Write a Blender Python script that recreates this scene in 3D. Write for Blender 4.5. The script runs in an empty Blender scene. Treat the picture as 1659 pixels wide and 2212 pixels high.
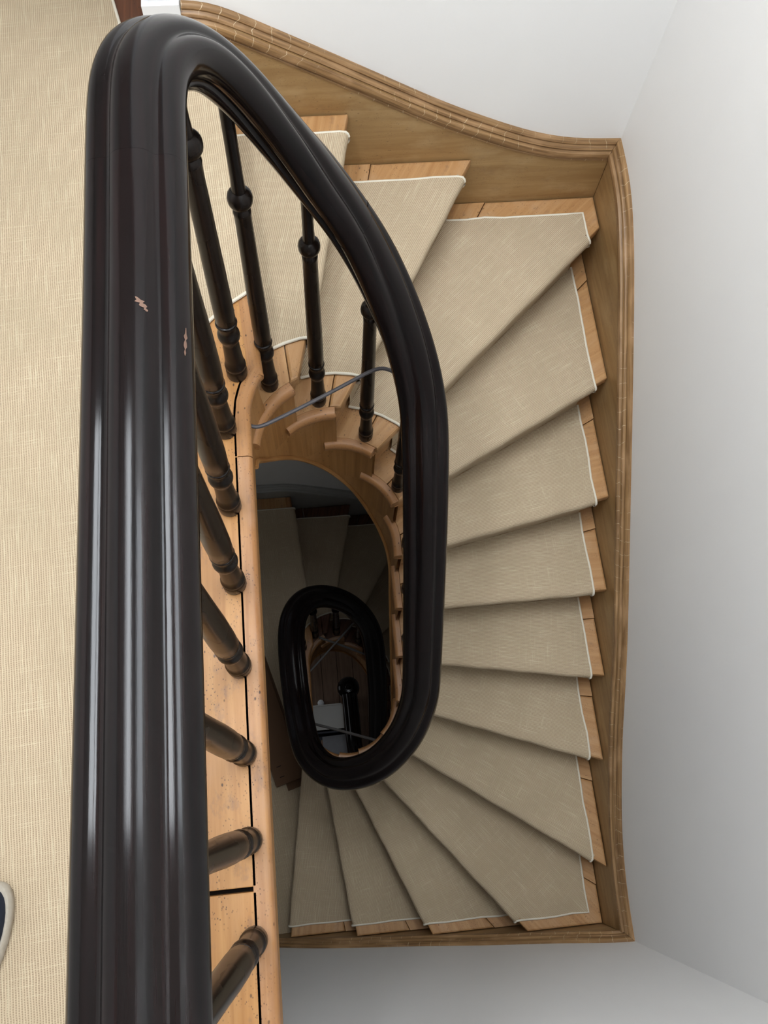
import bpy, math, random
from mathutils import Vector, Matrix
random.seed(7)
pi = math.pi
SC = bpy.context.scene
COL = SC.collection

# ------------------------------------------------------------------ camera
RISE = 0.19
ZC = 8.2 * RISE
def _norm(v): return Vector(v).normalized()
_f, _cx, _cy = 1800.0, 829.5, 1106.0
_d = _norm((750 - _cx, 1743 - _cy, _f))
_Y = Vector((285 - _cx, -4160 - _cy, _f)); _Y -= _d * _Y.dot(_d); _Y.normalize()
_X = _d.cross(_Y)
right = Vector((_X[0], _Y[0], -_d[0])); up = -Vector((_X[1], _Y[1], -_d[1])); back = -Vector((_X[2], _Y[2], -_d[2]))
cam = bpy.data.cameras.new('camera'); camo = bpy.data.objects.new('camera', cam); COL.objects.link(camo)
cam.sensor_fit = 'VERTICAL'; cam.sensor_height = 24; cam.lens = 24 * _f / 2212; cam.clip_start = 0.02
camo.matrix_world = Matrix(((right.x, up.x, back.x, 0), (right.y, up.y, back.y, 0), (right.z, up.z, back.z, ZC), (0, 0, 0, 1)))
SC.camera = camo

# ------------------------------------------------------------------ light
w = bpy.data.worlds.new('world'); SC.world = w; w.use_nodes = True
w.node_tree.nodes['Background'].inputs[0].default_value = (0.75, 0.85, 1, 1)
w.node_tree.nodes['Background'].inputs[1].default_value = 0.6
CEIL = 4.5  # height of the added shaft, raised to even out the light below
LCEIL = 2.45                           # ceiling lowered over the landing to cut the light there
SKIES = ((-0.72, -0.46, 0.0, 1.15, LCEIL, 44), (-0.15, 0.85, 0.0, 1.72, CEIL, 118))      # x0 x1 y0 y1 z watts of two roof windows added to explain the light
def area(name, loc, rot, sx, sy, power, col):
    l = bpy.data.lights.new(name, 'AREA'); l.shape = 'RECTANGLE'; l.size = sx; l.size_y = sy; l.energy = power; l.color = col
    o = bpy.data.objects.new(name, l); COL.objects.link(o); o.location = loc; o.rotation_euler = rot
    return o
for sx0, sx1, sy0, sy1, sz, pw in SKIES:
    area('added_roof_daylight', ((sx0 + sx1) / 2, (sy0 + sy1) / 2, sz - 0.02), (0, 0, 0), sx1 - sx0, sy1 - sy0, pw, (0.90, 0.95, 1.0))  # area lamps standing in for daylight through the added roof windows
area('added_hall_fill', (-1.36, 0.95, -4.3), (0, math.radians(-90), 0), 0.9, 0.6, 2.6, (0.92, 0.96, 1.0))  # added fill to brighten the ground floor, no such opening known
SC.view_settings.view_transform = 'Standard'
SC.view_settings.look = 'None'
SC.view_settings.gamma = 1
SC.view_settings.use_curve_mapping = False
SC.view_settings.exposure = -0.6
SC.cycles.max_bounces = 7
SC.cycles.diffuse_bounces = 4
SC.cycles.adaptive_threshold = 0.05
SC.cycles.glossy_bounces = 2
SC.cycles.caustics_reflective = False

# ------------------------------------------------------------------ materials
class NT:
    def __init__(s, name):
        s.m = bpy.data.materials.new(name); s.m.use_nodes = True; s.t = s.m.node_tree
        s.b = s.t.nodes['Principled BSDF']
        s.uv = s.n('ShaderNodeUVMap').outputs[0]
    def n(s, k, **kw):
        x = s.t.nodes.new(k)
        for a, v in kw.items(): setattr(x, a, v)
        return x
    def L(s, a, b): s.t.links.new(a, b)
    def put(s, sock, v):
        if hasattr(v, 'is_output'): s.L(v, sock)
        else: sock.default_value = v
    def math(s, op, a, b=0.0, c=None):
        x = s.n('ShaderNodeMath', operation=op); s.put(x.inputs[0], a); s.put(x.inputs[1], b)
        if c is not None: s.put(x.inputs[2], c)
        return x.outputs[0]
    def map(s, vec, scale, loc=(0, 0, 0)):
        x = s.n('ShaderNodeMapping'); s.L(vec, x.inputs[0]); x.inputs['Scale'].default_value = scale; x.inputs['Location'].default_value = loc
        return x.outputs[0]
    def noise(s, vec, scale=1, detail=3, rough=0.5, dist=0):
        x = s.n('ShaderNodeTexNoise'); s.L(vec, x.inputs[0]); x.inputs['Scale'].default_value = scale
        x.inputs['Detail'].default_value = detail; x.inputs['Roughness'].default_value = rough; x.inputs['Distortion'].default_value = dist
        return x.outputs['Fac']
    def vor(s, vec, scale):
        x = s.n('ShaderNodeTexVoronoi'); s.L(vec, x.inputs[0]); x.inputs['Scale'].default_value = scale
        return x.outputs['Distance']
    def ramp(s, fac, stops):
        x = s.n('ShaderNodeValToRGB'); s.L(fac, x.inputs[0]); e = x.color_ramp.elements
        while len(e) < len(stops): e.new(0.5)
        for i, (p, c) in enumerate(stops):
            e[i].position = p; e[i].color = (*c, 1) if len(c) == 3 else c
        return x.outputs[0]
    def mix(s, fac, a, b, mode='MIX'):
        x = s.n('ShaderNodeMix', data_type='RGBA', blend_type=mode)
        s.put(x.inputs[0], fac)
        for i, v in ((6, a), (7, b)):
            if hasattr(v, 'is_output'): s.L(v, x.inputs[i])
            else: x.inputs[i].default_value = (*v, 1)
        return x.outputs[2]
    def bump(s, h, strength, dist):
        x = s.n('ShaderNodeBump'); s.L(h, x.inputs['Height']); x.inputs['Strength'].default_value = strength; x.inputs['Distance'].default_value = dist
        s.L(x.outputs[0], s.b.inputs['Normal'])
    def obj(s): return s.n('ShaderNodeTexCoord').outputs['Object']
    def done(s, col=None, rough=0.5, spec=0.5, **kw):
        if col is not None:
            if hasattr(col, 'is_output'): s.L(col, s.b.inputs['Base Color'])
            else: s.b.inputs['Base Color'].default_value = (*col, 1)
        s.put(s.b.inputs['Roughness'], rough); s.b.inputs['Specular IOR Level'].default_value = spec
        for k, v in kw.items(): s.b.inputs[k.replace('_', ' ')].default_value = v
        return s.m
def srgb(r, g, b):
    f = lambda c: (c / 255 / 12.92) if c <= 10 else ((c / 255 + 0.055) / 1.055) ** 2.4
    return (f(r), f(g), f(b))

def carpet_mat():
    t = NT('sisal_carpet')
    sep = t.n('ShaderNodeSeparateXYZ'); t.L(t.uv, sep.inputs[0])
    u, v = sep.outputs[0], sep.outputs[1]          # u across ribs, v along ribs
    wob = t.noise(t.map(t.uv, (30, 30, 1)), 1, 2)
    u2 = t.math('ADD', u, t.math('MULTIPLY', wob, 0.003))
    P1, P2 = 0.0046, 0.0036
    un = t.math('DIVIDE', u2, P1); vn = t.math('DIVIDE', v, P2)
    rib = t.math('MULTIPLY_ADD', t.math('SINE', t.math('MULTIPLY', un, 2 * pi)), 0.5, 0.5)
    par = t.math('MULTIPLY', t.math('FLOOR', un), 0.5)
    cell = t.math('MULTIPLY_ADD', t.math('SINE', t.math('MULTIPLY', t.math('ADD', vn, par), 2 * pi)), 0.5, 0.5)
    h = t.math('MAXIMUM', rib, t.math('MULTIPLY', cell, 0.75))
    slub = t.noise(t.map(t.uv, (320, 9, 1)), 1, 2, 0.6)
    slub2 = t.noise(t.map(t.uv, (9, 320, 1), (3, 1, 0)), 1, 2, 0.6)
    big = t.noise(t.map(t.uv, (5, 5, 1)), 1, 3)
    c = t.mix(h, srgb(152, 131, 107), srgb(209, 189, 160))
    c = t.mix(t.ramp(slub, [(0.55, (0, 0, 0)), (0.8, (0.6, 0.6, 0.6))]), c, srgb(232, 222, 190))
    c = t.mix(t.ramp(slub2, [(0.57, (0, 0, 0)), (0.8, (0.55, 0.55, 0.55))]), c, srgb(228, 216, 184))
    c = t.mix(t.ramp(big, [(0.35, (0.3, 0.3, 0.3)), (0.65, (0, 0, 0))]), c, srgb(176, 160, 132))
    t.bump(h, 0.7, 0.0016)
    return t.done(c, 0.95, 0.15)

def wood_mat(name, base, dark, light, grain=1.0, rough=0.45, pits=0.6, blotch=0.5, bumpy=0.15, coat=0.0):
    t = NT(name)
    g = t.noise(t.map(t.uv, (2.5, 60 * grain, 1)), 1, 5, 0.6, 0.6)
    g2 = t.noise(t.map(t.uv, (6, 260 * grain, 1), (4, 2, 0)), 1, 2, 0.5)
    bl = t.noise(t.map(t.uv, (7, 12, 1), (1, 7, 0)), 1, 4, 0.6)
    c = t.mix(t.ramp(g, [(0.3, (0, 0, 0)), (0.72, (1, 1, 1))]), dark, base)
    c = t.mix(t.ramp(bl, [(0.5, (0, 0, 0)), (0.75, (blotch,) * 3)]), c, light)
    c = t.mix(t.math('MULTIPLY', g2, 0.25), c, dark)
    pv = t.vor(t.map(t.uv, (45, 75, 1)), 1.0)
    pn = t.noise(t.map(t.uv, (9, 9, 1), (9, 3, 0)), 1, 2)
    pm = t.math('MULTIPLY', t.ramp(pv, [(0.10, (1, 1, 1)), (0.17, (0, 0, 0))]), t.ramp(pn, [(0.48, (0, 0, 0)), (0.6, (pits,) * 3)]))
    c = t.mix(pm, c, srgb(60, 40, 30))
    sv = t.vor(t.map(t.uv, (150, 210, 1), (2, 2, 0)), 1.0)
    sm = t.math('MULTIPLY', t.ramp(sv, [(0.16, (1, 1, 1)), (0.26, (0, 0, 0))]), t.ramp(t.noise(t.map(t.uv, (14, 20, 1), (6, 1, 0)), 1, 2), [(0.45, (0, 0, 0)), (0.62, (pits,) * 3)]))
    c = t.mix(sm, c, srgb(84, 58, 44))
    gr = t.noise(t.map(t.uv, (16, 26, 1), (2, 9, 0)), 1, 4, 0.7)
    c = t.mix(t.ramp(gr, [(0.56, (0, 0, 0)), (0.78, (pits * .75,) * 3)]), c, srgb(112, 88, 78))
    hh = t.math('SUBTRACT', t.math('MULTIPLY', g, 0.6), pm)
    t.bump(hh, bumpy, 0.002)
    rg = t.math('MULTIPLY_ADD', bl, 0.25, rough - 0.12)
    return t.done(c, rg, 0.4, Coat_Weight=coat, Coat_Roughness=0.2)

def trim_mat():
    t = NT('varnished_moulding')
    sep = t.n('ShaderNodeSeparateXYZ'); t.L(t.uv, sep.inputs[0])
    g = t.noise(t.map(t.uv, (4, 140, 1)), 1, 4, 0.6, 0.4)
    bl = t.noise(t.map(t.uv, (8, 20, 1)), 1, 3)
    c = t.mix(t.ramp(g, [(0.3, (0, 0, 0)), (0.7, (1, 1, 1))]), srgb(104, 74, 44), srgb(164, 128, 86))
    c = t.mix(t.ramp(bl, [(0.5, (0, 0, 0)), (0.7, (0.6, 0.6, 0.6))]), c, srgb(184, 146, 106))
    ww = t.math('ADD', sep.outputs[0], t.math('MULTIPLY', t.noise(t.map(t.uv, (7, 22, 1)), 1, 2), 0.05))
    ln = t.math('ABSOLUTE', t.math('SUBTRACT', t.math('FRACT', t.math('DIVIDE', ww, 0.045)), 0.5))
    lm = t.math('MULTIPLY', t.ramp(ln, [(0.0, (1, 1, 1)), (0.022, (0, 0, 0))]), t.ramp(t.noise(t.map(t.uv, (3, 30, 1), (5, 5, 0)), 1, 1), [(0.45, (0, 0, 0)), (0.6, (0.8, 0.8, 0.8))]))
    c = t.mix(lm, c, srgb(232, 214, 180))
    t.bump(g, 0.12, 0.002)
    return t.done(c, 0.42, 0.45)

def rail_mat(name, c0, c1, rough, coat, scr=1.0):
    t = NT(name)
    g = t.noise(t.map(t.uv, (3, 120, 1)), 1, 4, 0.6)
    c = t.mix(t.ramp(g, [(0.4, (0, 0, 0)), (0.75, (1, 1, 1))]), c0, c1)
    n = t.noise(t.map(t.uv, (6, 14, 1), (3, 3, 0)), 1, 2)
    fine = t.noise(t.map(t.uv, (60, 900, 1)), 1, 2)
    t.bump(fine, 0.02, 0.001)
    rg = t.math('MULTIPLY_ADD', n, 0.1, rough - 0.05)
    return t.done(c, rg, 0.18, Coat_Weight=coat, Coat_Roughness=0.12)

def wall_mat(name, col, dirt):
    t = NT(name)
    o = t.obj()
    n = t.noise(t.map(o, (1.6, 1.6, 0.9)), 1, 4, 0.6)
    c = t.mix(t.ramp(n, [(0.35, (0, 0, 0)), (0.75, (0.5, 0.5, 0.5))]), col, dirt)
    t.bump(t.noise(t.map(o, (30, 30, 30)), 1, 4, 0.7), 0.05, 0.004)
    return t.done(c, 0.7, 0.3)

def plain(name, col, rough=0.5, spec=0.5, var=0.15, scale=20, metal=0.0):
    t = NT(name)
    n = t.noise(t.map(t.obj(), (scale,) * 3), 1, 3)
    c = t.mix(t.math('MULTIPLY', n, var * 2), col, tuple(x * 0.55 for x in col))
    t.bump(n, 0.08, 0.002)
    return t.done(c, rough, spec, Metallic=metal)

M = dict(
    carpet=carpet_mat(),
    binding=plain('cream_binding_tape', srgb(226, 218, 200), 0.85, 0.2, 0.1, 200),
    tread=wood_mat('worn_pine_tread', srgb(196, 154, 106), srgb(168, 122, 76), srgb(200, 166, 130), 1.0, 0.5, 0.6, 0.6),
    board=wood_mat('landing_pine_board', srgb(196, 146, 88), srgb(166, 114, 62), srgb(186, 144, 102), 1.0, 0.42, 0.9, 0.5),
    nosing=wood_mat('landing_nosing_pine', srgb(188, 140, 92), srgb(154, 104, 60), srgb(182, 146, 118), 1.0, 0.42, 0.9, 0.6),
    string=wood_mat('stained_pine_string', srgb(178, 146, 100), srgb(146, 112, 70), srgb(194, 168, 126), 0.5, 0.45, 0.35, 0.6),
    instring=wood_mat('curved_string_pine', srgb(184, 136, 82), srgb(146, 98, 50), srgb(196, 152, 104), 0.7, 0.45, 0.4, 0.5),
    trim=trim_mat(),
    rail=rail_mat('ebonised_handrail', srgb(13, 10, 10), srgb(26, 15, 14), 0.13, 0.0),
    bal=rail_mat('dark_stained_baluster', srgb(20, 16, 14), srgb(40, 28, 21), 0.28, 0.0, 0.5),
    wall=wall_mat('white_plaster', srgb(248, 247, 245), srgb(239, 238, 238)),
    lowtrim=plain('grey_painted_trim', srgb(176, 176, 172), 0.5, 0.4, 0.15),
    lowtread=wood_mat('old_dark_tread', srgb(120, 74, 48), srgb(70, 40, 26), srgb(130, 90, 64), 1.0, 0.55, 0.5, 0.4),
    white=plain('white_gloss_paint', srgb(240, 242, 244), 0.35, 0.5, 0.03),
    steel=plain('pale_steel', srgb(150, 148, 146), 0.5, 0.5, 0.2, 60, 0.2),
    iron=plain('grey_iron', srgb(84, 80, 82), 0.5, 0.5, 0.3, 60, 0.3),
    card=plain('brown_cardboard', srgb(104, 78, 58), 0.85, 0.2, 0.12, 8),
    ink=plain('dark_print', srgb(52, 38, 32), 0.8, 0.2, 0.05),
    tub=plain('off_white_plastic', srgb(206, 204, 198), 0.5, 0.4, 0.06),
    navy=plain('navy_plastic', srgb(22, 32, 58), 0.45, 0.4, 0.1),
    cloth=plain('grey_cloth', srgb(168, 168, 172), 0.9, 0.2, 0.25, 30),
    canvas=plain('navy_canvas', srgb(46, 52, 66), 0.9, 0.2, 0.2, 160),
    rope=plain('pale_rope_sole', srgb(196, 186, 170), 0.9, 0.2, 0.35, 120),
    plank=wood_mat('dark_floor_plank', srgb(140, 112, 92), srgb(104, 80, 62), srgb(150, 128, 108), 0.8, 0.6, 0.3, 0.4),
    gap=plain('dark_gap', srgb(30, 24, 20), 0.9, 0.1, 0.1),
    glass=plain('added_glass', srgb(200, 215, 230), 0.1, 0.5, 0.02),
)

# ------------------------------------------------------------------ mesh helpers
def mesh(name, verts, faces, mat, parent=None, uv=None, ax=(1, 0, 0), smooth=False, kind=None):
    me = bpy.data.meshes.new(name); me.from_pydata([tuple(v) for v in verts], [], faces); me.update()
    ul = me.uv_layers.new(name='UVMap').data
    if uv is not None:
        for i, l in enumerate(me.loops): ul[i].uv = uv[l.vertex_index]
    else:
        a = Vector(ax).normalized(); b = Vector((-a.y, a.x, 0)) if abs(a.z) < .9 else Vector((1, 0, 0))
        for i, l in enumerate(me.loops):
            p = me.vertices[l.vertex_index].co; ul[i].uv = (p.dot(a), p.dot(b) + (p.z if abs(a.z) < .9 else p.y))
    me.materials.append(M[mat])
    if smooth:
        me.polygons.foreach_set('use_smooth', [True] * len(me.polygons))
        try: me.set_sharp_from_angle(angle=math.radians(40))
        except Exception: pass
    o = bpy.data.objects.new(name, me); COL.objects.link(o)
    if parent is not None: o.parent = parent
    if kind: o['kind'] = kind
    return o
def empty(name, label, cat, loc=(0, 0, 0), group=None):
    o = bpy.data.objects.new(name, None); o.empty_display_size = .05; COL.objects.link(o)
    o['label'] = label; o['category'] = cat
    if group: o['group'] = group
    return o
def tag(o, label, cat, group=None):
    o['label'] = label; o['category'] = cat
    if group: o['group'] = group
    return o
def box(name, x0, x1, y0, y1, z0, z1, mat, parent=None, ax=(1, 0, 0), kind=None):
    v = [(x, y, z) for z in (z0, z1) for x, y in ((x0, y0), (x1, y0), (x1, y1), (x0, y1))]
    f = [(3, 2, 1, 0), (4, 5, 6, 7), (0, 1, 5, 4), (1, 2, 6, 5), (2, 3, 7, 6), (3, 0, 4, 7)]
    return mesh(name, v, f, mat, parent, ax=ax, kind=kind)
def area2(p): return sum(p[i][0] * p[(i + 1) % len(p)][1] - p[(i + 1) % len(p)][0] * p[i][1] for i in range(len(p))) / 2
def prism(name, poly, z0, z1, mat, parent=None, ax=(1, 0, 0), bev=0.0, kind=None):
    """vertical prism over a plan polygon, top edge eased by bev"""
    if area2(poly) < 0: poly = poly[::-1]
    n = len(poly)
    def inset(d):
        out = []
        for i in range(n):
            a, b, c = Vector(poly[i - 1]), Vector(poly[i]), Vector(poly[(i + 1) % n])
            e1 = (b - a); e2 = (c - b)
            if e1.length < 1e-6 or e2.length < 1e-6: out.append(tuple(b)); continue
            n1 = Vector((-e1.y, e1.x)).normalized(); n2 = Vector((-e2.y, e2.x)).normalized()
            m = n1 + n2
            m = m / max(m.length_squared, 0.35) * 2 if m.length > 1e-6 else n1
            out.append((b.x + m.x * d / 1.0, b.y + m.y * d / 1.0))
        return out
    rings = []
    if bev > 0:
        for k in range(3):
            t = k / 2 * pi / 2
            rings.append((inset(bev * (1 - math.sin(pi / 2 - t)) * 1.0), z1 - bev + bev * math.sin(t)))
        rb = inset(bev)
        rings = [(inset(bev * .3), z0)] + [(poly, z0 + bev * .4)] + rings
    else:
        rings = [(poly, z0), (poly, z1)]
    V = []; F = []
    for P, z in rings: V += [(x, y, z) for x, y in P]
    for k in range(len(rings) - 1):
        for i in range(n):
            j = (i + 1) % n; F.append((k * n + i, k * n + j, (k + 1) * n + j, (k + 1) * n + i))
    F.append(tuple(range(n))[::-1]); F.append(tuple(range((len(rings) - 1) * n, len(rings) * n)))
    return mesh(name, V, F, mat, parent, ax=ax, kind=kind)
def tube(name, pts, r, mat, parent=None, seg=8, closed_ends=True):
    pts = [Vector(p) for p in pts]; V = []; F = []; UV = []; s = 0
    for i, p in enumerate(pts):
        t = (pts[min(i + 1, len(pts) - 1)] - pts[max(i - 1, 0)]).normalized()
        a = t.cross(Vector((0, 0, 1)));
        if a.length < .05: a = t.cross(Vector((1, 0, 0)))
        a.normalize(); b = a.cross(t)
        if i: s += (p - pts[i - 1]).length
        for k in range(seg):
            q = 2 * pi * k / seg; V.append(p + a * r * math.cos(q) + b * r * math.sin(q)); UV.append((s, k / seg * r * 6))
    for i in range(len(pts) - 1):
        for k in range(seg):
            j = (k + 1) % seg; F.append((i * seg + k, i * seg + j, (i + 1) * seg + j, (i + 1) * seg + k))
    F.append(tuple(range(seg))); F.append(tuple(range((len(pts) - 1) * seg, len(pts) * seg))[::-1])
    return mesh(name, V, F, mat, parent, uv=UV, smooth=True)
def sweep(name, pts, prof, mat, parent=None, closed=True, frames=None):
    """prof: list of (u, v); u along horizontal side vector, v up. frames: optional list of (U, V)"""
    V = []; F = []; UV = []; n = len(prof); s = 0; pl = [0]
    for i in range(1, n): pl.append(pl[-1] + math.dist(prof[i], prof[i - 1]))
    for i, p in enumerate(pts):
        p = Vector(p)
        if frames: U, W = frames[i]
        else:
            t = (Vector(pts[min(i + 1, len(pts) - 1)]) - Vector(pts[max(i - 1, 0)])).normalized()
            U = t.cross(Vector((0, 0, 1))).normalized(); W = U.cross(t)
        if i: s += (p - Vector(pts[i - 1])).length
        for k, (a, b) in enumerate(prof): V.append(p + U * a + W * b); UV.append((s, pl[k]))
    m = n if closed else n - 1
    for i in range(len(pts) - 1):
        for k in range(m):
            j = (k + 1) % n; F.append((i * n + k, (i + 1) * n + k, (i + 1) * n + j, i * n + j))
    if closed: F.append(tuple(range(n))); F.append(tuple(range((len(pts) - 1) * n, len(pts) * n))[::-1])
    return mesh(name, V, F, mat, parent, uv=UV, smooth=True)
def lathe(name, base, top, prof, mat, parent=None, seg=20):
    """prof: list of (radius, fraction or height) measured along base->top axis in metres"""
    base = Vector(base); ax = (Vector(top) - base).normalized()
    a = ax.cross(Vector((0, 1, 0))).normalized(); b = ax.cross(a); V = []; F = []; UV = []
    for r, h in prof:
        for k in range(seg):
            q = 2 * pi * k / seg; V.append(base + ax * h + a * r * math.cos(q) + b * r * math.sin(q)); UV.append((h, k / seg * .1))
    for i in range(len(prof) - 1):
        for k in range(seg):
            j = (k + 1) % seg; F.append((i * seg + k, i * seg + j, (i + 1) * seg + j, (i + 1) * seg + k))
    F.append(tuple(range(seg))[::-1]); F.append(tuple(range((len(prof) - 1) * seg, len(prof) * seg)))
    return mesh(name, V, F, mat, parent, uv=UV, smooth=True)
def smooth_path(ctrl, step=0.012, relax=6):
    P = [Vector(c) for c in ctrl]; out = []
    for i in range(len(P) - 1):
        p0, p1, p2, p3 = P[max(i - 1, 0)], P[i], P[i + 1], P[min(i + 2, len(P) - 1)]
        n = max(2, int((p2 - p1).length / step))
        for k in range(n):
            t = k / n
            out.append(0.5 * ((2 * p1) + (p2 - p0) * t + (2 * p0 - 5 * p1 + 4 * p2 - p3) * t * t + (3 * p1 - p0 - 3 * p2 + p3) * t ** 3))
    out.append(P[-1])
    for _ in range(relax):
        q = out[:]
        for i in range(1, len(out) - 1): q[i] = (out[i - 1] + out[i] * 2 + out[i + 1]) / 4
        out = q
    return out
def interp(x, tab):
    if x <= tab[0][0]: return tab[0][1]
    for (a, va), (b, vb) in zip(tab, tab[1:]):
        if x <= b: return va + (vb - va) * (x - a) / (b - a)
    return tab[-1][1]

# ------------------------------------------------------------------ plan of the well
CX = 0.036
XR, YB = 0.93, -0.51               # faces of the wall strings (right, near)
WX, WY0 = 0.955, -0.535            # plaster faces
H = 14 * RISE
class Plan:
    def __init__(s, cyT, cyB, YT, ymap):
        s.cyT, s.cyB, s.YT = cyT, cyB, YT
        N = {0: ((-.104, .873), (-.172, 1.745)), 1: ((-.04, .94), (.148, 1.745)), 2: ((.056, .957), (.507, 1.74)), 3: ((.133, .902), (.931, 1.63)),
             4: ((.19, .823), (.929, 1.20)), 5: ((.207, .724), (.92, .866)), 6: ((.207, .6), (.921, .603)), 7: ((.207, .473), (.923, .343)),
             8: ((.207, .343), (.923, .071)), 9: ((.17, .238), (.929, -.30)), 10: ((.10, .165), (.639, -.507)), 11: ((.02, .14), (.297, -.509)),
             12: ((-.08, .185), (0, -.512)), 13: ((-.165, .3), (-.288, -.511))}
        s.N = {k: (Vector((a[0], ymap(a[1]))), Vector((b[0], ymap(b[1])))) for k, (a, b) in N.items()}
        s.guess = {0: 1.19, 1: 1.34, 2: 1.53, 3: 1.70, 4: 1.894, 5: 2.1, 6: 2.366, 7: 2.645, 8: 2.93, 9: 3.157, 10: 3.37, 11: 3.53, 12: 3.74, 13: 3.98}
        s.uk = {k: s.hit(k, 0.171)[0] for k in s.N}
    def pt(s, u, R):
        if u < 1: return Vector((CX - R, s.cyB + (s.cyT - s.cyB) * u))
        if u < 2: q = (u - 1) * pi; return Vector((CX - R * math.cos(q), s.cyT + R * math.sin(q)))
        if u < 3: return Vector((CX + R, s.cyT - (s.cyT - s.cyB) * (u - 2)))
        if u < 4: q = (u - 3) * pi; return Vector((CX + R * math.cos(q), s.cyB - R * math.sin(q)))
        return Vector((CX - R, s.cyB + (s.cyT - s.cyB) * (u - 4)))
    def line(s, k, sh=0.0):
        a, b = s.N[k]; d = (b - a).normalized(); n = Vector((d.y, -d.x)); return a + n * sh, d, n
    def hit(s, k, R, sh=0.0):
        a, d, n = s.line(k, sh); best = None; prev = None; u = s.guess[k] - .5
        while u < s.guess[k] + .5:
            p = s.pt(u, R); g = (p - a).dot(n)
            if prev is not None and prev[1] * g <= 0:
                uu = prev[0] + (u - prev[0]) * (abs(prev[1]) / (abs(prev[1]) + abs(g) + 1e-12))
                if best is None or abs(uu - s.guess[k]) < abs(best - s.guess[k]): best = uu
            prev = (u, g); u += .01
        if best is None: best = s.guess[k]
        return best, s.pt(best, R)
    def out(s, k, m, sh=0.0):
        a, d, n = s.line(k, sh)
        if k <= 2: t = (s.YT - m[0] - a.y) / d.y
        elif k <= 9: t = (XR - m[1] - a.x) / d.x
        else: t = (YB + m[2] - a.y) / d.y
        p = a + d * t
        if k == 3 and p.y > s.YT - m[0]: p = a + d * ((s.YT - m[0] - a.y) / d.y)
        return p
    def inner(s, u0, u1, R, n=None):
        n = n or max(3, int(abs(u1 - u0) * 22)); return [s.pt(u0 + (u1 - u0) * i / n, R) for i in range(n + 1)]
    def outer(s, k0, p0, k1, p1, m):
        r = [p0]
        if k0 <= 2 and k1 >= 3: r.append(Vector((XR - m[1], s.YT - m[0])))
        if k0 <= 9 and k1 >= 10: r.append(Vector((XR - m[1], YB + m[2])))
        return r + [p1]
    def cell(s, k, R, m, shb, shf):
        """plan polygon of step k: between line k-1 (shift shb) and line k (shift shf)"""
        ub, pb = s.hit(k - 1, R, shb); uf, pf = s.hit(k, R, shf)
        ob, of = s.out(k - 1, m, shb), s.out(k, m, shf)
        return s.inner(ub, uf, R), s.outer(k - 1, ob, k, of, m)
    def t_of_u(s, u):
        return interp(u, [(s.uk[k], k) for k in range(14)])
ident = lambda y: y
def ymap2(y):
    if y < .31: return y
    if y < .775: return .31 + (y - .31) * (.70 - .31) / (.775 - .31)
    return .70 + (y - .775) * (1.60 - .70) / (1.745 - .775)
P0 = Plan(.775, .385, 1.745, ident)
P1 = Plan(.70, .36, 1.60, ymap2)

# ------------------------------------------------------------------ the setting
def struct(o): o['kind'] = 'structure'; return o
struct(box('wall_right', WX, WX + .15, WY0 - .15, 1.95, -5.5, CEIL, 'wall', ax=(0, 1, 0)))
struct(box('wall_front', -1.55, WX, WY0 - .15, WY0, -5.5, CEIL, 'wall'))
struct(box('wall_left', -1.55, -1.4, WY0, 3.2, -5.5, CEIL, 'wall', ax=(0, 1, 0)))
wb = struct(box('wall_back', -.244, WX, 1.77, 1.95, -1.5, CEIL, 'wall'))
struct(box('wall_back_lower', -1.4, WX, 1.625, 1.95, -5.5, -1.5, 'wall'))
struct(box('wall_passage', -1.4, .3, 3.05, 3.2, -1.5, CEIL, 'wall'))
struct(box('wall_passage_side', -.315, -.22, 1.95, 3.05, -.3, CEIL, 'wall', ax=(0, 1, 0)))
# low ceiling, tall shaft and roof windows, added unseen to shape the light
XSH = -.22
ce = struct(box('ceiling', -1.55, SKIES[0][0], WY0 - .15, 3.2, LCEIL, LCEIL + .2, 'wall'))
cs = struct(box('added_shaft_ceiling', XSH, SKIES[1][0], WY0 - .15, 1.95, CEIL, CEIL + .2, 'wall'))
box('ceiling_panel', SKIES[0][1], XSH, WY0 - .15, 3.2, LCEIL, LCEIL + .2, 'wall', ce)
box('ceiling_panel', SKIES[1][1], WX + .15, WY0 - .15, 1.95, CEIL, CEIL + .2, 'wall', cs)
struct(box('added_shaft_wall', XSH - .1, XSH, WY0 - .15, 1.95, LCEIL + .2, CEIL + .2, 'wall', ax=(0, 1, 0)))
struct(box('ceiling_passage', XSH, .3, 1.95, 3.2, LCEIL, LCEIL + .2, 'wall'))
for n_, (x0, x1, y0, y1, zc_, pw) in enumerate(SKIES):
    for a in ((x0, x1, WY0 - .15, y0), (x0, x1, y1, 3.2 if n_ == 0 else 1.95)): box('ceiling_panel', *a, zc_, zc_ + .2, 'wall', (ce, cs)[n_])
    wi = struct(box('added_window_%d' % (n_ + 1), x0, x1, y0, y1, zc_ + .14, zc_ + .16, 'glass'))
    for a in ((x0, x0 + .03, y0, y1), (x1 - .03, x1, y0, y1), (x0 + .03, x1 - .03, y0, y0 + .03), (x0 + .03, x1 - .03, y1 - .03, y1)):
        box('added_window_frame', *a, zc_ + .10, zc_ + .14, 'white', wi)
# hall glazing added out of view to go with the ground floor fill
w3 = struct(box('added_window_3', -1.399, -1.39, .65, 1.25, -4.75, -3.85, 'glass', ax=(0, 1, 0)))
for a in ((.61, .65, -4.79, -3.81), (1.25, 1.29, -4.79, -3.81), (.65, 1.25, -4.79, -4.75), (.65, 1.25, -3.85, -3.81), (.93, .97, -4.75, -3.85)):
    box('added_window_frame', -1.399, -1.375, a[0], a[1], a[2], a[3], 'white', w3, ax=(0, 1, 0))
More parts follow.
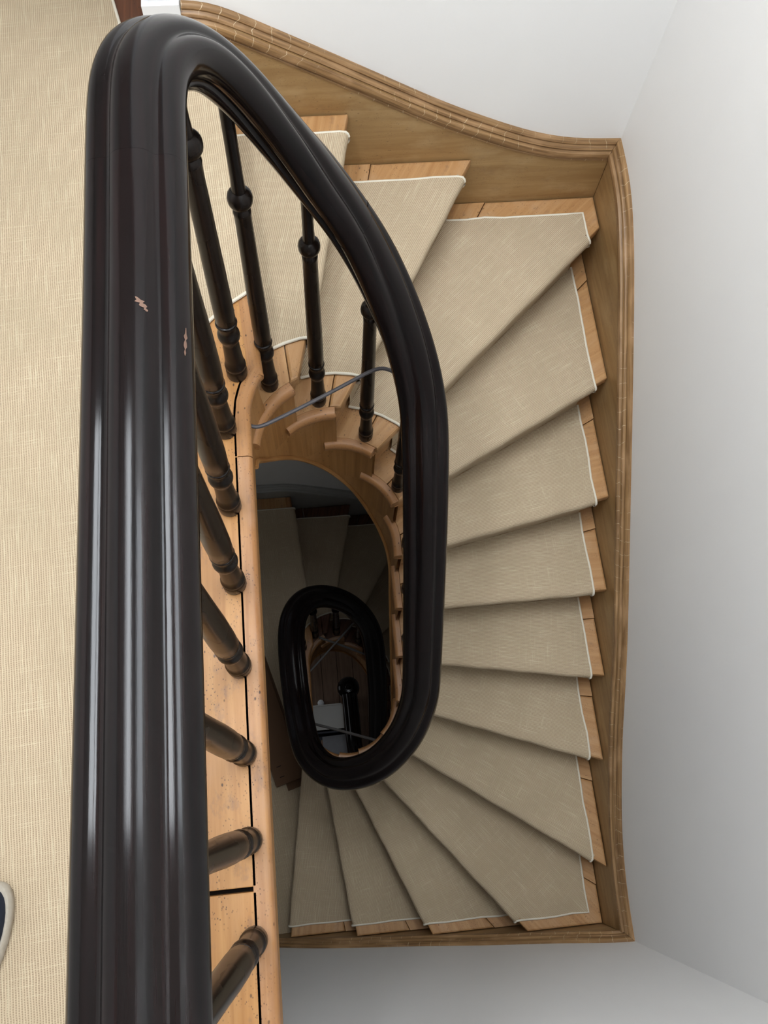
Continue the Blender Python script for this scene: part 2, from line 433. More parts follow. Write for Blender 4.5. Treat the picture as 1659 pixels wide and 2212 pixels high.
# white door casing at the wall end
dr = struct(box('door_1', -.314, -.245, 1.757, 1.95, .145, 2.05, 'white', ax=(0, 0, 1)))
box('plinth_block', -.321, -.237, 1.742, 1.95, 0, .145, 'white', dr)
box('casing_bead', -.304, -.258, 1.750, 1.757, .145, 2.05, 'white', dr, ax=(0, 0, 1))

# landings: slab, bare boards beside the well, rounded nosing
def landing(P, z, name, mats, top, kind_label=None):
    a, d, n = P.line(0)
    oN = P.out(0, (-.02, 0, 0))
    inner = [Vector((CX - .19, WY0)), Vector((CX - .19, P.cyT))] + P.inner(1.0, P.hit(0, .19, -.047)[0], .19)
    yb = 3.05 if top else P.YT + .02
    poly = [Vector((-1.4, WY0))] + inner + [P.out(0, (-.02, 0, 0), -.047)]
    if top: poly += [Vector((-.20, 1.765)), Vector((-.325, 1.765)), Vector((-.325, yb)), Vector((-1.4, yb))]
    else: poly += [Vector((-1.4, yb))]
    fl = prism(name, [tuple(p) for p in poly], z - .24, z - .05, mats[0], ax=(0, 1, 0)); struct(fl)
    prism('subfloor', [tuple(p) for p in poly], z - .05, z - .0245, 'gap', fl, ax=(0, 1, 0))
    # boards
    Rb = .200
    def board(yA, yB, xL, extra=None):
        pts = [(xL, yA), (CX - Rb, yA), (CX - Rb, yB)]
        if extra: pts += [tuple(p) for p in extra]
        pts += [(xL, pts[-1][1])] if extra else [(xL, yB)]
        return prism('floorboard', pts, z - .024, z, mats[1], fl, ax=(0, 1, 0), bev=.0015)
    uN = P.hit(0, Rb, -.03)[0]
    ex = P.inner(1.0, uN, Rb)[1:] + [P.out(0, (.002, 0, 0), -.03)]
    if top:
        board(WY0, -.120, -.50); board(-.112, P.cyT, -.50, ex)
        for xa, xb in ((-.62, -.502), (-.74, -.622), (-.86, -.742), (-.98, -.862), (-1.1, -.982), (-1.25, -1.102), (-1.4, -1.252)):
            box('floorboard', xa, xb, WY0, 3.05, z - .024, z - .001, mats[1], fl, ax=(0, 1, 0))
        box('floorboard', -.50, -.326, 1.7455, 3.05, z - .024, z - .001, 'lowtread', fl, ax=(0, 1, 0))
    else:
        board(WY0, P.cyT, -.5, ex)
        box('floorboard', -1.4, -.502, WY0, P.YT, z - .024, z - .001, mats[1], fl, ax=(0, 1, 0))
    # nosing along the well (two lengths) and along step 0
    half = [(-.0285, -.03), (-.0285, 0), (-.004, 0), (.0, -.0012), (.0032, -.0045), (.0055, -.010), (.0055, -.018), (.003, -.025), (-.001, -.03)]
    def nos(pl, prof=half):
        fr = []
        for i, p in enumerate(pl):
            t = (pl[min(i + 1, len(pl) - 1)] - pl[max(i - 1, 0)]); t.normalize(); fr.append((Vector((t.y, -t.x, 0)), Vector((0, 0, 1))))
        sweep('nosing', [(p.x, p.y, z) for p in pl], prof, mats[2], fl, frames=fr)
    yj = .685 if top else .45
    R = (.1715 if top else .1665) + .0055
    nos([Vector((CX - R, WY0)), Vector((CX - R, (WY0 + yj) / 2)), Vector((CX - R, yj - .001))])
    uE = P.hit(0, R, -.004)[0]
    nos([Vector((CX - R, yj + .001)), Vector((CX - R, P.cyT - .02))] + P.inner(1.0, uE, R, 12))
    a0 = P.hit(0, .1735, -.006)[1]; a1 = P.out(0, (.002, 0, 0), -.006)
    nos([a0.lerp(a1, i / 8) for i in range(9)], [(a_, b_ - .0004) for a_, b_ in half])
    # fascia below the nosing
    pl = [Vector((CX - .1868, WY0)), Vector((CX - .1868, P.cyT))]
    sweep('fascia', [(p.x, p.y, z) for p in pl], [(0, -.03), (0, -.24), (-.012, -.24), (-.012, -.03)], 'instring', fl,
          frames=[(Vector((1, 0, 0)) if i < 2 else (Vector((CX, P.cyT)) - p).normalized().to_3d(), Vector((0, 0, 1))) for i, p in enumerate(pl)])
    return fl
floor0 = landing(P0, 0, 'floor', ('wall', 'board', 'nosing'), True)
floor1 = landing(P1, -H, 'floor_lower', ('wall', 'tread', 'nosing'), False)
# ground floor of wide dark planks
fg = struct(box('floor_ground', -1.4, WX, WY0, 1.625, -2 * H - .2, -2 * H - .022, 'gap'))
xx = -1.4
while xx < WX - .02:
    xe = min(xx + .128, WX)
    box('plank', xx, xe - .004, WY0, 1.625, -2 * H - .022, -2 * H, 'plank', fg, ax=(0, 1, 0)); xx = xe

# ------------------------------------------------------------------ flights
CAP = [(0, 0), (.010, .0005), (.0145, -.003), (.016, -.008), (.0140, -.0125), (.0165, -.0155), (.022, -.0175), (.0245, -.022), (.0215, -.0265), (.0250, -.0285),
       (.031, -.031), (.033, -.037), (.033, -.044), (.030, -.050), (.0235, -.0525), (.0275, -.0560), (.0275, -.060), (.024, -.063), (0, -.063)]
def wall_string(fl, P, z0, mats):
    kx = (P.YT - P.cyT) / (1.745 - .775)
    far = [(-.235, .135), (-.17, .128), (.023, .026), (.207, -.077), (.398, -.184), (.536, -.251), (.68, -.312), (.811, -.346), (.955, -.355)]
    rgt = [(1.77, -.355), (1.608, -.366), (1.426, -.443), (1.145, -.622), (.789, -.864), (.4, -1.134), (.121, -1.355), (-.105, -1.504), (-.258, -1.575), (-.411, -1.612), (-.535, -1.62)]
    nea = [(.955, -1.62), (.88, -1.64), (.714, -1.755), (.477, -1.885), (.227, -2.045), (-.139, -2.26), (-.33, -2.42), (-.36, -2.44)]
    if P is not P0: far = [(-1.38, .14), (-.9, .14), (-.5, .14)] + far
    specs = []
    yT = P.YT + .025
    specs.append(([Vector((x, yT, z0 + z)) for x, z in far], Vector((0, -1, 0)), Vector((1, 0, 0)), (False, True)))
    ym = ident if P is P0 else ymap2
    specs.append(([Vector((WX, ym(y) if y < 1.7 else yT, z0 + z)) for y, z in rgt], Vector((-1, 0, 0)), Vector((0, -1, 0)), (True, True)))
    specs.append(([Vector((x, WY0, z0 + z)) for x, z in nea], Vector((0, 1, 0)), Vector((-1, 0, 0)), (True, False)))
    lowest = [lambda p: -.75, lambda p: 0, lambda p: 0]
    for i, (ctrl, nrm, along, mit) in enumerate(specs):
        pts = smooth_path(ctrl, .03, 3)
        # board under the moulding
        V = []; F = []; UV = []
        bot_d = .36 if i else .42
        for p in pts:
            s = p.dot(along); lo = Vector((p.x, p.y, max(p.z - .62, z0 - H - .02) if i else p.z - .55))
            sh = 0
            for q, dn in ((p - Vector((0, 0, .03)), .001), (p - Vector((0, 0, .03)), .024), (lo, .024), (lo, .001)):
                a = q + nrm * dn
                if mit[0] and p is pts[0]: a += along * dn
                if mit[1] and p is pts[-1]: a -= along * (dn + .0015)
                V.append(a); UV.append((s, q.z))
        n = len(pts)
        for k in range(n - 1):
            for a, b in ((0, 1), (1, 2), (2, 3), (3, 0)): F.append((k * 4 + a, k * 4 + b, (k + 1) * 4 + b, (k + 1) * 4 + a))
        F.append((3, 2, 1, 0)); F.append(((n - 1) * 4, (n - 1) * 4 + 1, (n - 1) * 4 + 2, (n - 1) * 4 + 3))
        bo = mesh('wall_string', V, F, mats[0], fl, uv=UV)
        # swept cap, mitred in the corners
        V = []; F = []; UV = []; m = len(CAP); s = 0
        for k, p in enumerate(pts):
            t = (pts[min(k + 1, n - 1)] - pts[max(k - 1, 0)]).normalized(); W = nrm.cross(t)
            if W.z < 0: W = -W
            if k: s += (p - pts[k - 1]).length
            pl = 0
            for c, (a, b) in enumerate(CAP):
                q = p + nrm * a + W * b
                if mit[0] and k == 0: q = p + nrm * a + Vector((0, 0, b)) + along * a
                if mit[1] and k == n - 1: q = p + nrm * a + Vector((0, 0, b)) - along * (a + .001)
                if c: pl += math.dist(CAP[c], CAP[c - 1])
                V.append(q); UV.append((s + i * 3, pl))
        for k in range(n - 1):
            for c in range(m): F.append((k * m + c, (k + 1) * m + c, (k + 1) * m + (c + 1) % m, k * m + (c + 1) % m))
        F.append(tuple(range(m))); F.append(tuple(range((n - 1) * m, n * m))[::-1])
        if nrm.cross(along).z < 0: F = [f[::-1] for f in F]
        mesh('cap_moulding', V, F, mats[1], bo, uv=UV, smooth=True)

def flight(P, z0, mats, label):
    fl = empty('staircase', label, 'staircase')
    m0 = (.002, .002, .002)
    for k in range(1, 14):
        z = z0 - k * RISE
        a, d, n = P.line(k)
        Rb = .1985
        jr = random.uniform(.045, .075)
        # front plank
        inn, out = P.cell(k, Rb, m0, jr, 0)
        tr = prism('tread', [tuple(p) for p in inn] + [tuple(p) for p in out[::-1]], z - .032, z, mats[0], fl, ax=d.to_3d(), bev=.007)
        # back plank up to the riser
        a2, d2, n2 = P.line(k - 1)
        ub, pb = P.hit(k - 1, Rb, -.036); uf, pf = P.hit(k - 1, Rb, jr - .0014)
        ob, of = P.out(k - 1, m0, -.036), P.out(k - 1, m0, jr - .0014)
        prism('back_board', [tuple(p) for p in P.inner(ub, uf, Rb)] + [tuple(of), tuple(ob)], z - .032, z - random.uniform(.0005, .002), mats[0], tr, ax=d2.to_3d(), bev=.001)
        # return nosing following the well
        R = .1715 + .0055
        u0 = P.uk[k - 1] - .06 if k != 1 else 1.04; u1 = P.uk[k] - .004
        pl = P.inner(u0, u1, R, 12); fr = []
        for i, p in enumerate(pl):
            t = pl[min(i + 1, len(pl) - 1)] - pl[max(i - 1, 0)]; t.normalize(); fr.append((Vector((t.y, -t.x, 0)), Vector((0, 0, 1))))
        prof = [(-.0205, -.034), (-.0205, -.0005), (-.006, -.0005), (-.001, -.002), (.003, -.006), (.0052, -.012), (.0055, -.020), (.0035, -.028), (0, -.034)]
        sweep('return_nosing', [(p.x, p.y, z) for p in pl], prof, 'nosing', tr, frames=fr)
    for k in range(0, 14):
        z = z0 - k * RISE
        a, d, n = P.line(k)
        u, pi_ = P.hit(k, .188, -.03); po = P.out(k, m0, -.03)
        if (po - pi_).length < .05: continue
        q = -n * .016
        poly = [tuple(pi_), tuple(po), tuple(po + q), tuple(pi_ + q)]
        prism('riser', poly, z - RISE + .0005, z - .0325, mats[0], fl, ax=d.to_3d())
    # curved string round the well
    V = []; F = []; UV = []; us = [.96 + i * .03 for i in range(int((P.uk[13] - .96 + .04) / .03) + 1)]
    s = 0; prev = None; bead = []
    for i, u in enumerate(us):
        p = P.pt(u, .186); q = P.pt(u, .197); t = P.t_of_u(u)
        if u < 1.85: zb = z0 + interp(u, [(.96, -.243), (1.0, -.25), (1.06, -.322), (1.105, -.382), (1.145, -.427), (1.18, -.467), (1.24, -.527), (1.317, -.602), (1.456, -.752), (1.6, -.922), (1.722, -1.087), (1.85, -1.222)])
        else: zb = max(z0 - t * RISE - .50, z0 - H - .24)
        bead.append((p, zb))
        kk = min(13, int(t) + 1) if t > 0 else 0
        zt = z0 - min(13, t + interp(u, [(P.uk[0] - .02, 0), (P.uk[0], 1.0)])) * RISE - .03
        if prev is not None: s += (p - prev).length
        prev = p
        for a, zz in ((p, zt), (p, zb), (q, zb), (q, zt)): V.append((a.x, a.y, zz)); UV.append((zz * .6, s))
    n_ = len(us)
    for i in range(n_ - 1):
        for a, b in ((0, 1), (1, 2), (2, 3), (3, 0)): F.append((i * 4 + a, (i + 1) * 4 + a, (i + 1) * 4 + b, i * 4 + b))
    st = mesh('well_string', V, F, 'instring', fl, uv=UV, smooth=True)
    tube('string_bead', [(P.pt(u, .184).x, P.pt(u, .184).y, zb + .006) for u, (p, zb) in zip(us, bead)], .0065, 'instring', st)
    # bracket boards under each return nosing so that the string reaches the step above
    for k in range(1, 14):
        z = z0 - k * RISE
        pl = P.inner(P.uk[k - 1], P.uk[k], .1857, 8)
        V = []; F = []; UV = []
        for i, p in enumerate(pl):
            q = P.pt(P.uk[k - 1] + (P.uk[k] - P.uk[k - 1]) * i / 8, .197)
            for a, zz in ((p, z - .034), (p, z - RISE - .06), (q, z - RISE - .06), (q, z - .034)): V.append((a.x, a.y, zz)); UV.append((zz * .6, i * .02 + k))
        for i in range(8):
            for a, b in ((0, 1), (1, 2), (2, 3), (3, 0)): F.append((i * 4 + a, (i + 1) * 4 + a, (i + 1) * 4 + b, i * 4 + b))
        mesh('string_panel', V, F, 'instring', st, uv=UV, smooth=True)
    wall_string(fl, P, z0, mats[1:])
    return fl
fl0 = flight(P0, 0, ('tread', 'string', 'trim'), 'upper flight of winding pine stairs with stained wall strings below the top landing')
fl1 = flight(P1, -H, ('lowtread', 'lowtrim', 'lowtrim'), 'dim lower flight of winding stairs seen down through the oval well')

# ------------------------------------------------------------------ carpets
ROLL = [(-.014, .0070), (-.004, .0066), (.004, .004), (.0095, -.001), (.012, -.009), (.012, -.020), (.009, -.029), (.002, -.036), (-.012, -.038), (-.020, -.041), (-.0215, -.06)]
MC = (.068, .050, .045); RC = .293
def panel(par, P, k, z, top_poly, inn_path, out_path, pA, pB, last=False):
    """one step's carpet: flat slab, roll over the nosing, drop on the riser; pA/pB ends of the nosing line (inner, outer)"""
    a, d, n = P.line(k)
    V = []; F = []; UV = []
    poly = [tuple(p) for p in top_poly]
    if area2(poly) < 0: poly = poly[::-1]
    m = len(poly)
    for zz in (z + .001, z + .007):
        for x, y in poly:
            V.append((x, y, zz)); v = Vector((x, y)); UV.append(((v - a).dot(n), (v - a).dot(d)))
    F.append(tuple(range(m, 2 * m)))
    for i in range(m): j = (i + 1) % m; F.append((i, j, m + j, m + i))
    roll = ROLL + [(-.0215, -RISE + .007)]
    b0 = len(V); NS = 14; acc = [0]
    for i in range(1, len(roll)): acc.append(acc[-1] + math.dist(roll[i], roll[i - 1]))
    for s in range(NS + 1):
        p = pA.lerp(pB, s / NS); wv = .0012 * math.sin(s * 1.7 + k)
        for c, (o, h) in enumerate(roll):
            q = p + n * (o + (wv if c > 1 else 0)); V.append((q.x, q.y, z + h)); UV.append((-.014 + acc[c], (p - a).dot(d)))
    m2 = len(roll)
    for s in range(NS):
        for c in range(m2 - 1): F.append((b0 + s * m2 + c, b0 + s * m2 + c + 1, b0 + (s + 1) * m2 + c + 1, b0 + (s + 1) * m2 + c))
    o = mesh('carpet_panel', V, F, 'carpet', par, uv=UV, smooth=True)
    for path, p in ((inn_path, pA), (out_path, pB)):
        if not path: continue
        pts = [(q.x, q.y, z + .005) for q in path]
        pts += [tuple((p + n * oo).to_3d() + Vector((0, 0, z + hh - .001))) for oo, hh in roll[2:-1]]
        tube('binding', pts, .0040, 'binding', o)
    return o
def densify(path, step=.05, wob=0.0, seed=0):
    rnd = random.Random(seed); out = []
    for a, b in zip(path, path[1:]):
        n = max(1, int((b - a).length / step))
        for i in range(n):
            out.append(a.lerp(b, i / n) + (Vector((rnd.uniform(-wob, wob), rnd.uniform(-wob, wob))) if i else Vector((0, 0))))
    out.append(path[-1]); return out
def stair_carpet(P, z0, label):
    root = empty('stair_carpet', label, 'carpet')
    for k in range(1, 14):
        z = z0 - k * RISE
        RK = RC if k < 8 else interp(k, [(8, .285), (10, .248)])
        inn, out = P.cell(k, RK, MC, -.021, -.012)
        out = densify(out, .06, .003, k * 7 + 1)
        pA = P.hit(k, RK, 0)[1]; pB = P.out(k, MC, 0)
        panel(root, P, k, z, inn + out[::-1], inn, out, pA, pB)
    return root
def landing_carpet(P, z, label, top):
    root = empty('landing_carpet', label, 'carpet')
    R = .336 if top else .252
    u, p = P.hit(0, R, -.012)
    inn = [Vector((CX - R, WY0 + .01)), Vector((CX - R, 0)), Vector((CX - R, P.cyT))] + P.inner(1.0, u, R)[1:]
    oB = P.out(0, MC, -.012)
    yt = P.YT - MC[0]
    if top: rest = [oB, Vector((-.43, yt)), Vector((-.425, 1.76)), Vector((-.405, 1.86)), Vector((-.425, 1.95)), Vector((-.425, 3.0)), Vector((-1.36, 3.0)), Vector((-1.36, WY0 + .01))]
    else: rest = [oB, Vector((-1.36, yt)), Vector((-1.36, WY0 + .01))]
    panel(root, P, 0, z, inn + rest, inn, rest[:-2] if top else rest[:2], P.hit(0, R, 0)[1], P.out(0, MC, 0))
    return root
# ordering of the outer binding: start from the far end so that it meets the roll
_panel = panel
def panel(par, P, k, z, top_poly, inn_path, out_path, pA, pB, last=False):
    if k == 0: out_path = out_path[::-1]
    return _panel(par, P, k, z, top_poly, inn_path, out_path, pA, pB, last)
sc0 = stair_carpet(P0, 0, 'beige ribbed carpet pads with cream binding on the upper winding stairs')
lc0 = landing_carpet(P0, 0, 'beige ribbed carpet covering the top landing left of the black handrail', True)
sc1 = stair_carpet(P1, -H, 'shadowed beige carpet on the lower stairs seen through the well')
lc1 = landing_carpet(P1, -H, 'shadowed beige carpet on the lower landing around the cardboard', False)

# ------------------------------------------------------------------ balustrade
ctrl = [(-.168, WY0, .827), (-.168, -.2, .827), (-.168, .2, .827), (-.169, .5, .826), (-.171, .70, .824)]
RR = .209
for an, z in ((8, .822), (16, .815), (26, .799), (37, .768), (46, .728), (58, .658), (72, .556), (84, .474), (106, .318), (123, .186), (138, .07), (151, -.022), (168, -.125)):
    q = math.radians(an); ctrl.append((CX - RR * math.cos(q), .775 + RR * math.sin(q), z))
ctrl += [(.241, .71, -.225), (.240, .567, -.42), (.240, .482, -.56), (.238, .386, -.70), (.236, .309, -.82), (.234, .282, -.86), (.219, .235, -.96), (.19, .184, -1.07), (.132, .132, -1.2),
         (.072, .108, -1.3), (.007, .104, -1.4), (-.058, .124, -1.5), (-.113, .18, -1.6), (-.139, .245, -1.68), (-.161, .381, -1.765), (-.170, .524, -1.78), (-.173, .64, -1.785), (-.163, .739, -1.80),
         (-.144, .785, -1.83), (-.114, .828, -1.88), (-.078, .859, -1.95), (-.039, .882, -2.04), (.005, .896, -2.13), (.06, .9, -2.25), (.099, .893, -2.34), (.145, .868, -2.45), (.179, .833, -2.57),
         (.198, .784, -2.68), (.210, .705, -2.84), (.217, .583, -3.1), (.215, .463, -3.35), (.212, .36, -3.53), (.198, .28, -3.66), (.165, .235, -3.80), (.125, .24, -3.98), (.095, .29, -4.16), (.083, .37, -4.29),
         (.082, .5, -4.345), (.079, .68, -4.36), (.076, .74, -4.36)]
RP = smooth_path(ctrl, .012, 24)
half = [(a_ * 1.15, b_) for a_, b_ in [(0, .040), (.007, .0396), (.0125, .0380), (.0162, .0350), (.0188, .0318), (.0206, .0296), (.0228, .0287), (.0258, .02895), (.0290, .0291), (.0325, .02885), (.0360, .0279), (.0400, .0249), (.0440, .0180), (.0466, .0095), (.0470, .0015),
        (.0455, -.0065), (.0415, -.0130), (.0365, -.0165), (.0335, -.0185), (.0330, -.0215), (.0345, -.0250), (.0330, -.0300), (.0290, -.0335), (.0, -.0345)]]
prof = half + [(-a, b) for a, b in half[-2:0:-1]]
bal = empty('balustrade', 'continuous glossy black handrail with turned dark balusters winding down the stairwell', 'balustrade')
cuts = [0]
def nearest(p): return min(range(len(RP)), key=lambda i: (RP[i] - Vector(p)).length)
cuts = [0, nearest((-.172, .655, .824)), nearest((.085, .972, .335)), nearest((.239, .40, -.68)), nearest((-.167, .50, -1.78)), nearest((.12, .885, -2.39)), len(RP) - 1]
_rv = mesh
for a, b in zip(cuts, cuts[1:]):
    seg = RP[a:b + 1]
    seg = [seg[0] + (seg[1] - seg[0]).normalized() * .0002] + seg[1:]
    sweep('handrail', seg, prof, 'rail', bal)

def chip(y, z, k0, k1, ln, skew):
    i = nearest((-.172, y, z)); cen = RP[i]
    t = (RP[i + 1] - RP[i - 1]).normalized(); U = t.cross(Vector((0, 0, 1))).normalized(); W = U.cross(t)
    V = []; F = []; m = 9
    for j in range(m + 1):
        f = j / m; wd = max(.12, math.sin(pi * f) ** .5 * (.6 + .4 * math.sin(j * 2.3)))
        for e in (0, .5, 1):
            kk = k0 + (k1 - k0) * (.5 + (e - .5) * wd + (f - .5) * skew); a = int(kk); fr = kk - a
            u = prof[a][0] * (1 - fr) + prof[a + 1][0] * fr; v = prof[a][1] * (1 - fr) + prof[a + 1][1] * fr
            V.append(cen + t * ln * (f - .5) + U * (u * 1.004) + W * (v * 1.008 + .00025))
    for j in range(m):
        for e in (0, 1): F.append((j * 3 + e, j * 3 + e + 1, (j + 1) * 3 + e + 1, (j + 1) * 3 + e))
    mesh('worn_chip', V, F, 'chip', bal)
M['chip'] = plain('bare_wood_chip', srgb(118, 92, 78), 0.7, 0.2, 0.3, 300)
def baluster(base, topx, topy, ztop, fat=1.0):
    base = Vector(base); top = Vector((topx, topy, ztop)); Lh = (top - base).length
    lo = [(.0190, 0), (.0200, .004), (.0203, .024), (.0196, .032), (.0188, .034), (.0196, .037), (.0203, .042), (.0196, .047), (.0180, .050), (.0170, .070), (.0158, .100), (.0150, .128), (.0146, .136),
          (.0172, .140), (.0194, .147), (.0202, .155), (.0194, .163), (.0168, .169), (.0152, .172), (.0156, .180), (.0172, .187), (.0190, .193), (.0196, .197), (.0188, .2005), (.0166, .2015), (.0178, .206)]
    hk = min(Lh - .10, .640)
    hi = [(.0178, .26), (.0170, .36), (.0158, .46), (.0146, hk - .055), (.0150, hk - .034), (.0156, hk - .029), (.0146, hk - .024), (.0114, hk - .0195), (.0120, hk - .015), (.0175, hk - .012), (.0206, hk - .005), (.0212, hk + .003),
          (.0198, hk + .011), (.0160, hk + .017), (.0116, hk + .020), (.0106, hk + .05), (.0098, Lh)]
    ws = lambda h_: 1 + (.10 if fat > 1.1 else 0) * max(0, min(1, (h_ - .2) / .01, (.56 - h_) / .2))
    lathe('baluster', base, top, [(r_ * fat * ws(h_), h_) for r_, h_ in lo + hi], 'bal', bal)
chip(.465, .824, .8, 2.3, .016, -1.1)
chip(.440, .824, 11.2, 11.9, .032, .4)
def rail_at(x, y, zb, lo=.42, hi=1.05):
    c = [p for p in RP if zb + lo < p.z < zb + hi]
    if not c: return None
    p = min(c, key=lambda p: (p.x - x) ** 2 + (p.y - y) ** 2)
    return p if math.hypot(p.x - x, p.y - y) < .075 else None
def put_bal(x, y, zb, fat=1.0):
    p = rail_at(x, y, zb)
    if p is not None: baluster((x, y, zb), p.x, p.y, p.z - .031, fat)
for y, x in ((.746, -.186), (.579, -.183), (.421, -.180), (.263, -.177), (.107, -.175), (-.038, -.172), (-.194, -.171), (-.352, -.171), (-.49, -.171)): put_bal(x, y, 0, 1.14)
q = P0.pt(1.15, .217); put_bal(q.x, q.y, 0, 1.08)
for P, z0 in ((P0, 0), (P1, -H)):
    for k in range(1, 14):
        du = .065 if (P.uk[k] % 2) > 1 else .15
        if k in (5, 9): du = .09
        q = P.pt(P.uk[k] - du, .218 if k < 5 else .219); put_bal(q.x, q.y, z0 - k * RISE)
for y in (.36, .50, .63): put_bal(CX - .212, y, -H)
q = P1.pt(1.12, .21); put_bal(q.x, q.y, -H)

# newel at the foot of the rail
nw = empty('newel_post', 'black turned newel post with round cap on the dark ground floor', 'newel post')
G = -2 * H
npr = [(.045, 0), (.045, .16), (.040, .17), (.030, .19), (.040, .21), (.032, .24), (.026, .30), (.030, .55), (.034, .72), (.028, .75), (.038, .77), (.030, .80), (.030, .86)]
lathe('post', (.074, .79, G), (.074, .79, G + 1), npr, 'bal', nw, 24)
cp = lathe('newel_cap', (.074, .79, G), (.074, .79, G + 1), [(.03, .86), (.062, .865), (.076, .88), (.079, .90), (.076, .925), (.062, .945), (.04, .955), (.03, .955), (.028, .962), (.0, .964)], 'rail', nw, 32)
lathe('cap_button', (.074, .79, G + .96), (.074, .79, G + 1.2), [(.022, 0), (.022, .006), (.016, .012), (.0, .014)], 'rail', nw, 20)

# ------------------------------------------------------------------ iron stays
def ray(px, py, z):
    r = Vector((px - _cx, py - _cy, _f)); D = ZC - z; k = D / r.dot(_d); return (r.dot(_X) * k, r.dot(_Y) * k, z)
def rod(label, pts, r=.0045, mat='steel'):
    return tag(tube('iron_stay', smooth_path(pts, .01, 4), r, mat, None, 8), label, 'metal rod', 'iron stays across the well')
rod('bent grey iron stay from landing nosing to a baluster at the head of stairs',
    [ray(531, 903, -.034), ray(534, 915, -.042), ray(545, 924, -.047), ray(562, 922, -.05), ray(600, 905, -.054), ray(700, 855, -.068), ray(800, 802, -.08), ray(818, 796, -.082), ray(832, 795, -.084), ray(848, 801, -.087), ray(872, 815, -.09)], .0045, 'iron')
# rods lower in the well
rod('thin stay sloping down rightwards across the far end of the lower well', [ray(690, 1377, -2.80), ray(740, 1395, -2.95), ray(793, 1415, -3.10)], .006)
rod('thin stay crossing the other one at the far end of the lower well', [ray(668, 1452, -2.72), ray(715, 1400, -2.80), ray(768, 1341, -2.90)], .005)
rod('grey iron stay across the near end of the lower well above the crate', [ray(672, 1562, -2.69), ray(745, 1581, -2.4), ray(822, 1602, -2.06)], .0065)

# ------------------------------------------------------------------ cardboard on the lower landing
def slab(name, c, ux, L, W, T, z, mat, parent=None):
    u = Vector((math.cos(ux), math.sin(ux))); v = Vector((-u.y, u.x)); c = Vector(c)
    poly = [tuple(c + u * a * L / 2 + v * b * W / 2) for a, b in ((-1, -1), (1, -1), (1, 1), (-1, 1))]
    return prism(name, poly, z, z + T, mat, parent, ax=u.to_3d(), bev=min(.002, T * .3))
cb = empty('cardboard_box', 'flattened brown cardboard box lying on the lower landing beside the rail', 'cardboard box')
zl = -H + .0075
an = math.radians(106)
def rect_from(bl, L, W):
    u = Vector((math.cos(an), math.sin(an))); v = Vector((u.y, -u.x)); return Vector(bl) + u * L / 2 + v * W / 2
slab('lower_panel', rect_from((-.272, .098), .66, .105), an, .66, .105, .012, zl, 'card', cb)
tp = slab('upper_panel', rect_from((-.325, .118), .67, .140), an, .67, .140, .010, zl + .030, 'card', cb)
slab('flap', rect_from((-.318, .135), .645, .130), an, .645, .130, .006, zl + .018, 'card', cb)
for L0, off in ((.035, .0), (.085, .0)):
    bl = Vector((-.325, .118)) + Vector((math.cos(an), math.sin(an))) * L0 + Vector((math.sin(an), -math.cos(an))) * .03
    slab('printed_mark', rect_from(bl, .004, .022), an, .004, .022, .0006, zl + .040, 'ink', tp)

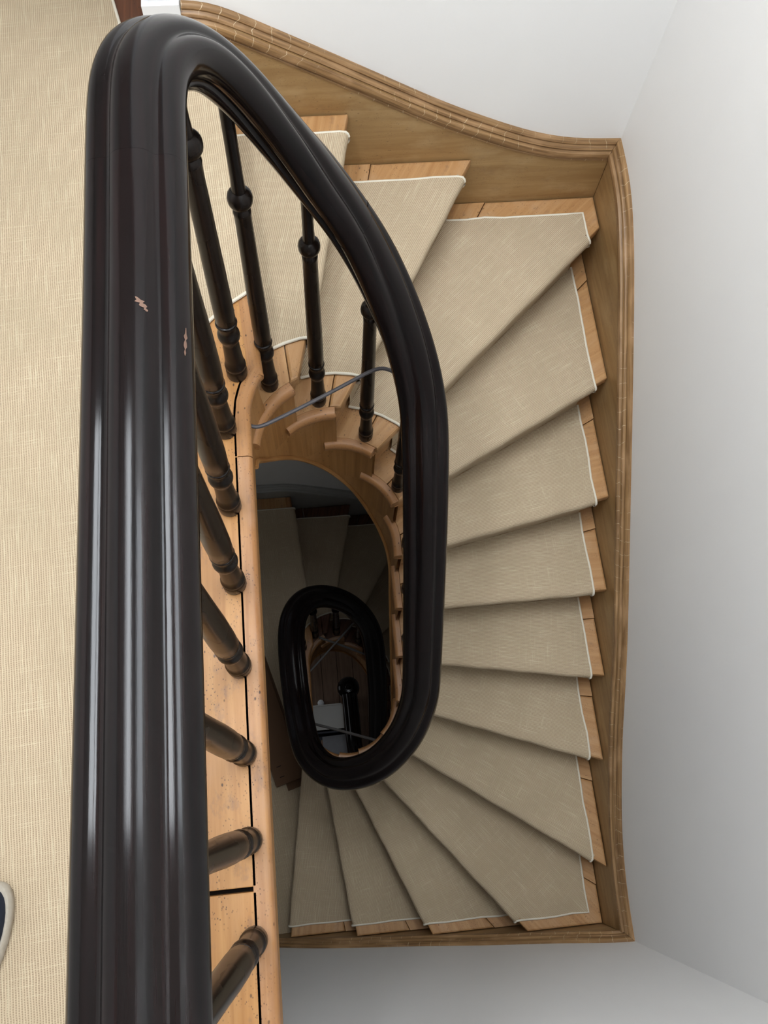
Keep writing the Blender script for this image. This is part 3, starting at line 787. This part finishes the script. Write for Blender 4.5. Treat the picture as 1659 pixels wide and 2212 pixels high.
# ------------------------------------------------------------------ things on the ground floor
st = empty('storage_box', 'pale plastic storage box with lid on the dark ground floor', 'storage box')
box('body', -.235, .015, .575, .735, G, G + .34, 'tub', st)
box('lid', -.245, .025, .565, .745, G + .34, G + .365, 'tub', st)
box('rim', -.238, .018, .742, .752, G + .33, G + .37, 'tub', st)
cr = empty('navy_crate', 'dark navy open crate behind the pale storage box on the ground floor', 'crate')
for a in ((-.30, .09, .545, .557), (-.30, .09, .36, .372), (-.30, -.288, .372, .545), (.078, .09, .372, .545)): box('side', *a, G, G + .30, 'navy', cr)
box('bottom', -.288, .078, .372, .545, G, G + .012, 'navy', cr)
tw = empty('grey_cloth', 'folded grey cloth lying in the navy crate', 'cloth')
box('fold', -.15, .055, .38, .53, G + .0125, G + .15, 'cloth', tw)
slab('top_fold', (-.047, .455), 0.03, .20, .145, .10, G + .15, 'cloth', tw)
jar = empty('white_jar', 'small round white jar standing on the floor beside the storage box', 'jar')
lathe('body', (-.145, .80, G), (-.145, .80, G + 1), [(.024, 0), (.027, .01), (.027, .06), (.022, .07)], 'tub', jar)
lathe('lid', (-.145, .80, G + .07), (-.145, .80, G + 1), [(.024, 0), (.025, .004), (.025, .018), (.02, .022), (0, .023)], 'white', jar)

# ------------------------------------------------------------------ shoe at the left edge
sh = empty('shoe', 'navy canvas shoe with pale rope sole on the landing carpet', 'shoe')
def shoe():
    an = math.radians(63); u = Vector((math.cos(an), math.sin(an))); v = Vector((-u.y, u.x)); toe = Vector((-.580, -.066))
    def outline(s, grow=0):
        out = []
        for i in range(40):
            q = 2 * pi * i / 40
            x = math.cos(q); y = math.sin(q)
            xx = x; wd = .052 if xx > -.1 else .052 - .010 * min(1, (-.1 - xx))
            p = toe - u * (.14 - xx * (.14 * s + grow)) + v * y * (wd * s + grow); out.append((p.x, p.y))
        return out
    V = []; F = []; n = 40
    for s, g, z in ((1, .000, .0075), (1, .004, .012), (1, .004, .026), (1, 0, .031)): V += [(x, y, z) for x, y in outline(s, g)]
    for k in range(3):
        for i in range(n): F.append((k * n + i, k * n + (i + 1) % n, (k + 1) * n + (i + 1) % n, (k + 1) * n + i))
    F += [tuple(range(n))[::-1], tuple(range(3 * n, 4 * n))]
    mesh('sole', V, F, 'rope', sh, smooth=True)
    V = []; F = []
    R = ((.95, .0, .0312), (.95, 0, .045), (.9, 0, .058), (.78, 0, .068), (.55, 0, .074), (.2, 0, .076))
    for s, g, z in R: V += [(x, y, z) for x, y in outline(s, g)]
    for k in range(len(R) - 1):
        for i in range(n): F.append((k * n + i, k * n + (i + 1) % n, (k + 1) * n + (i + 1) % n, (k + 1) * n + i))
    F += [tuple(range(n))[::-1], tuple(range((len(R) - 1) * n, len(R) * n))]
    mesh('upper', V, F, 'canvas', sh, smooth=True)
shoe()
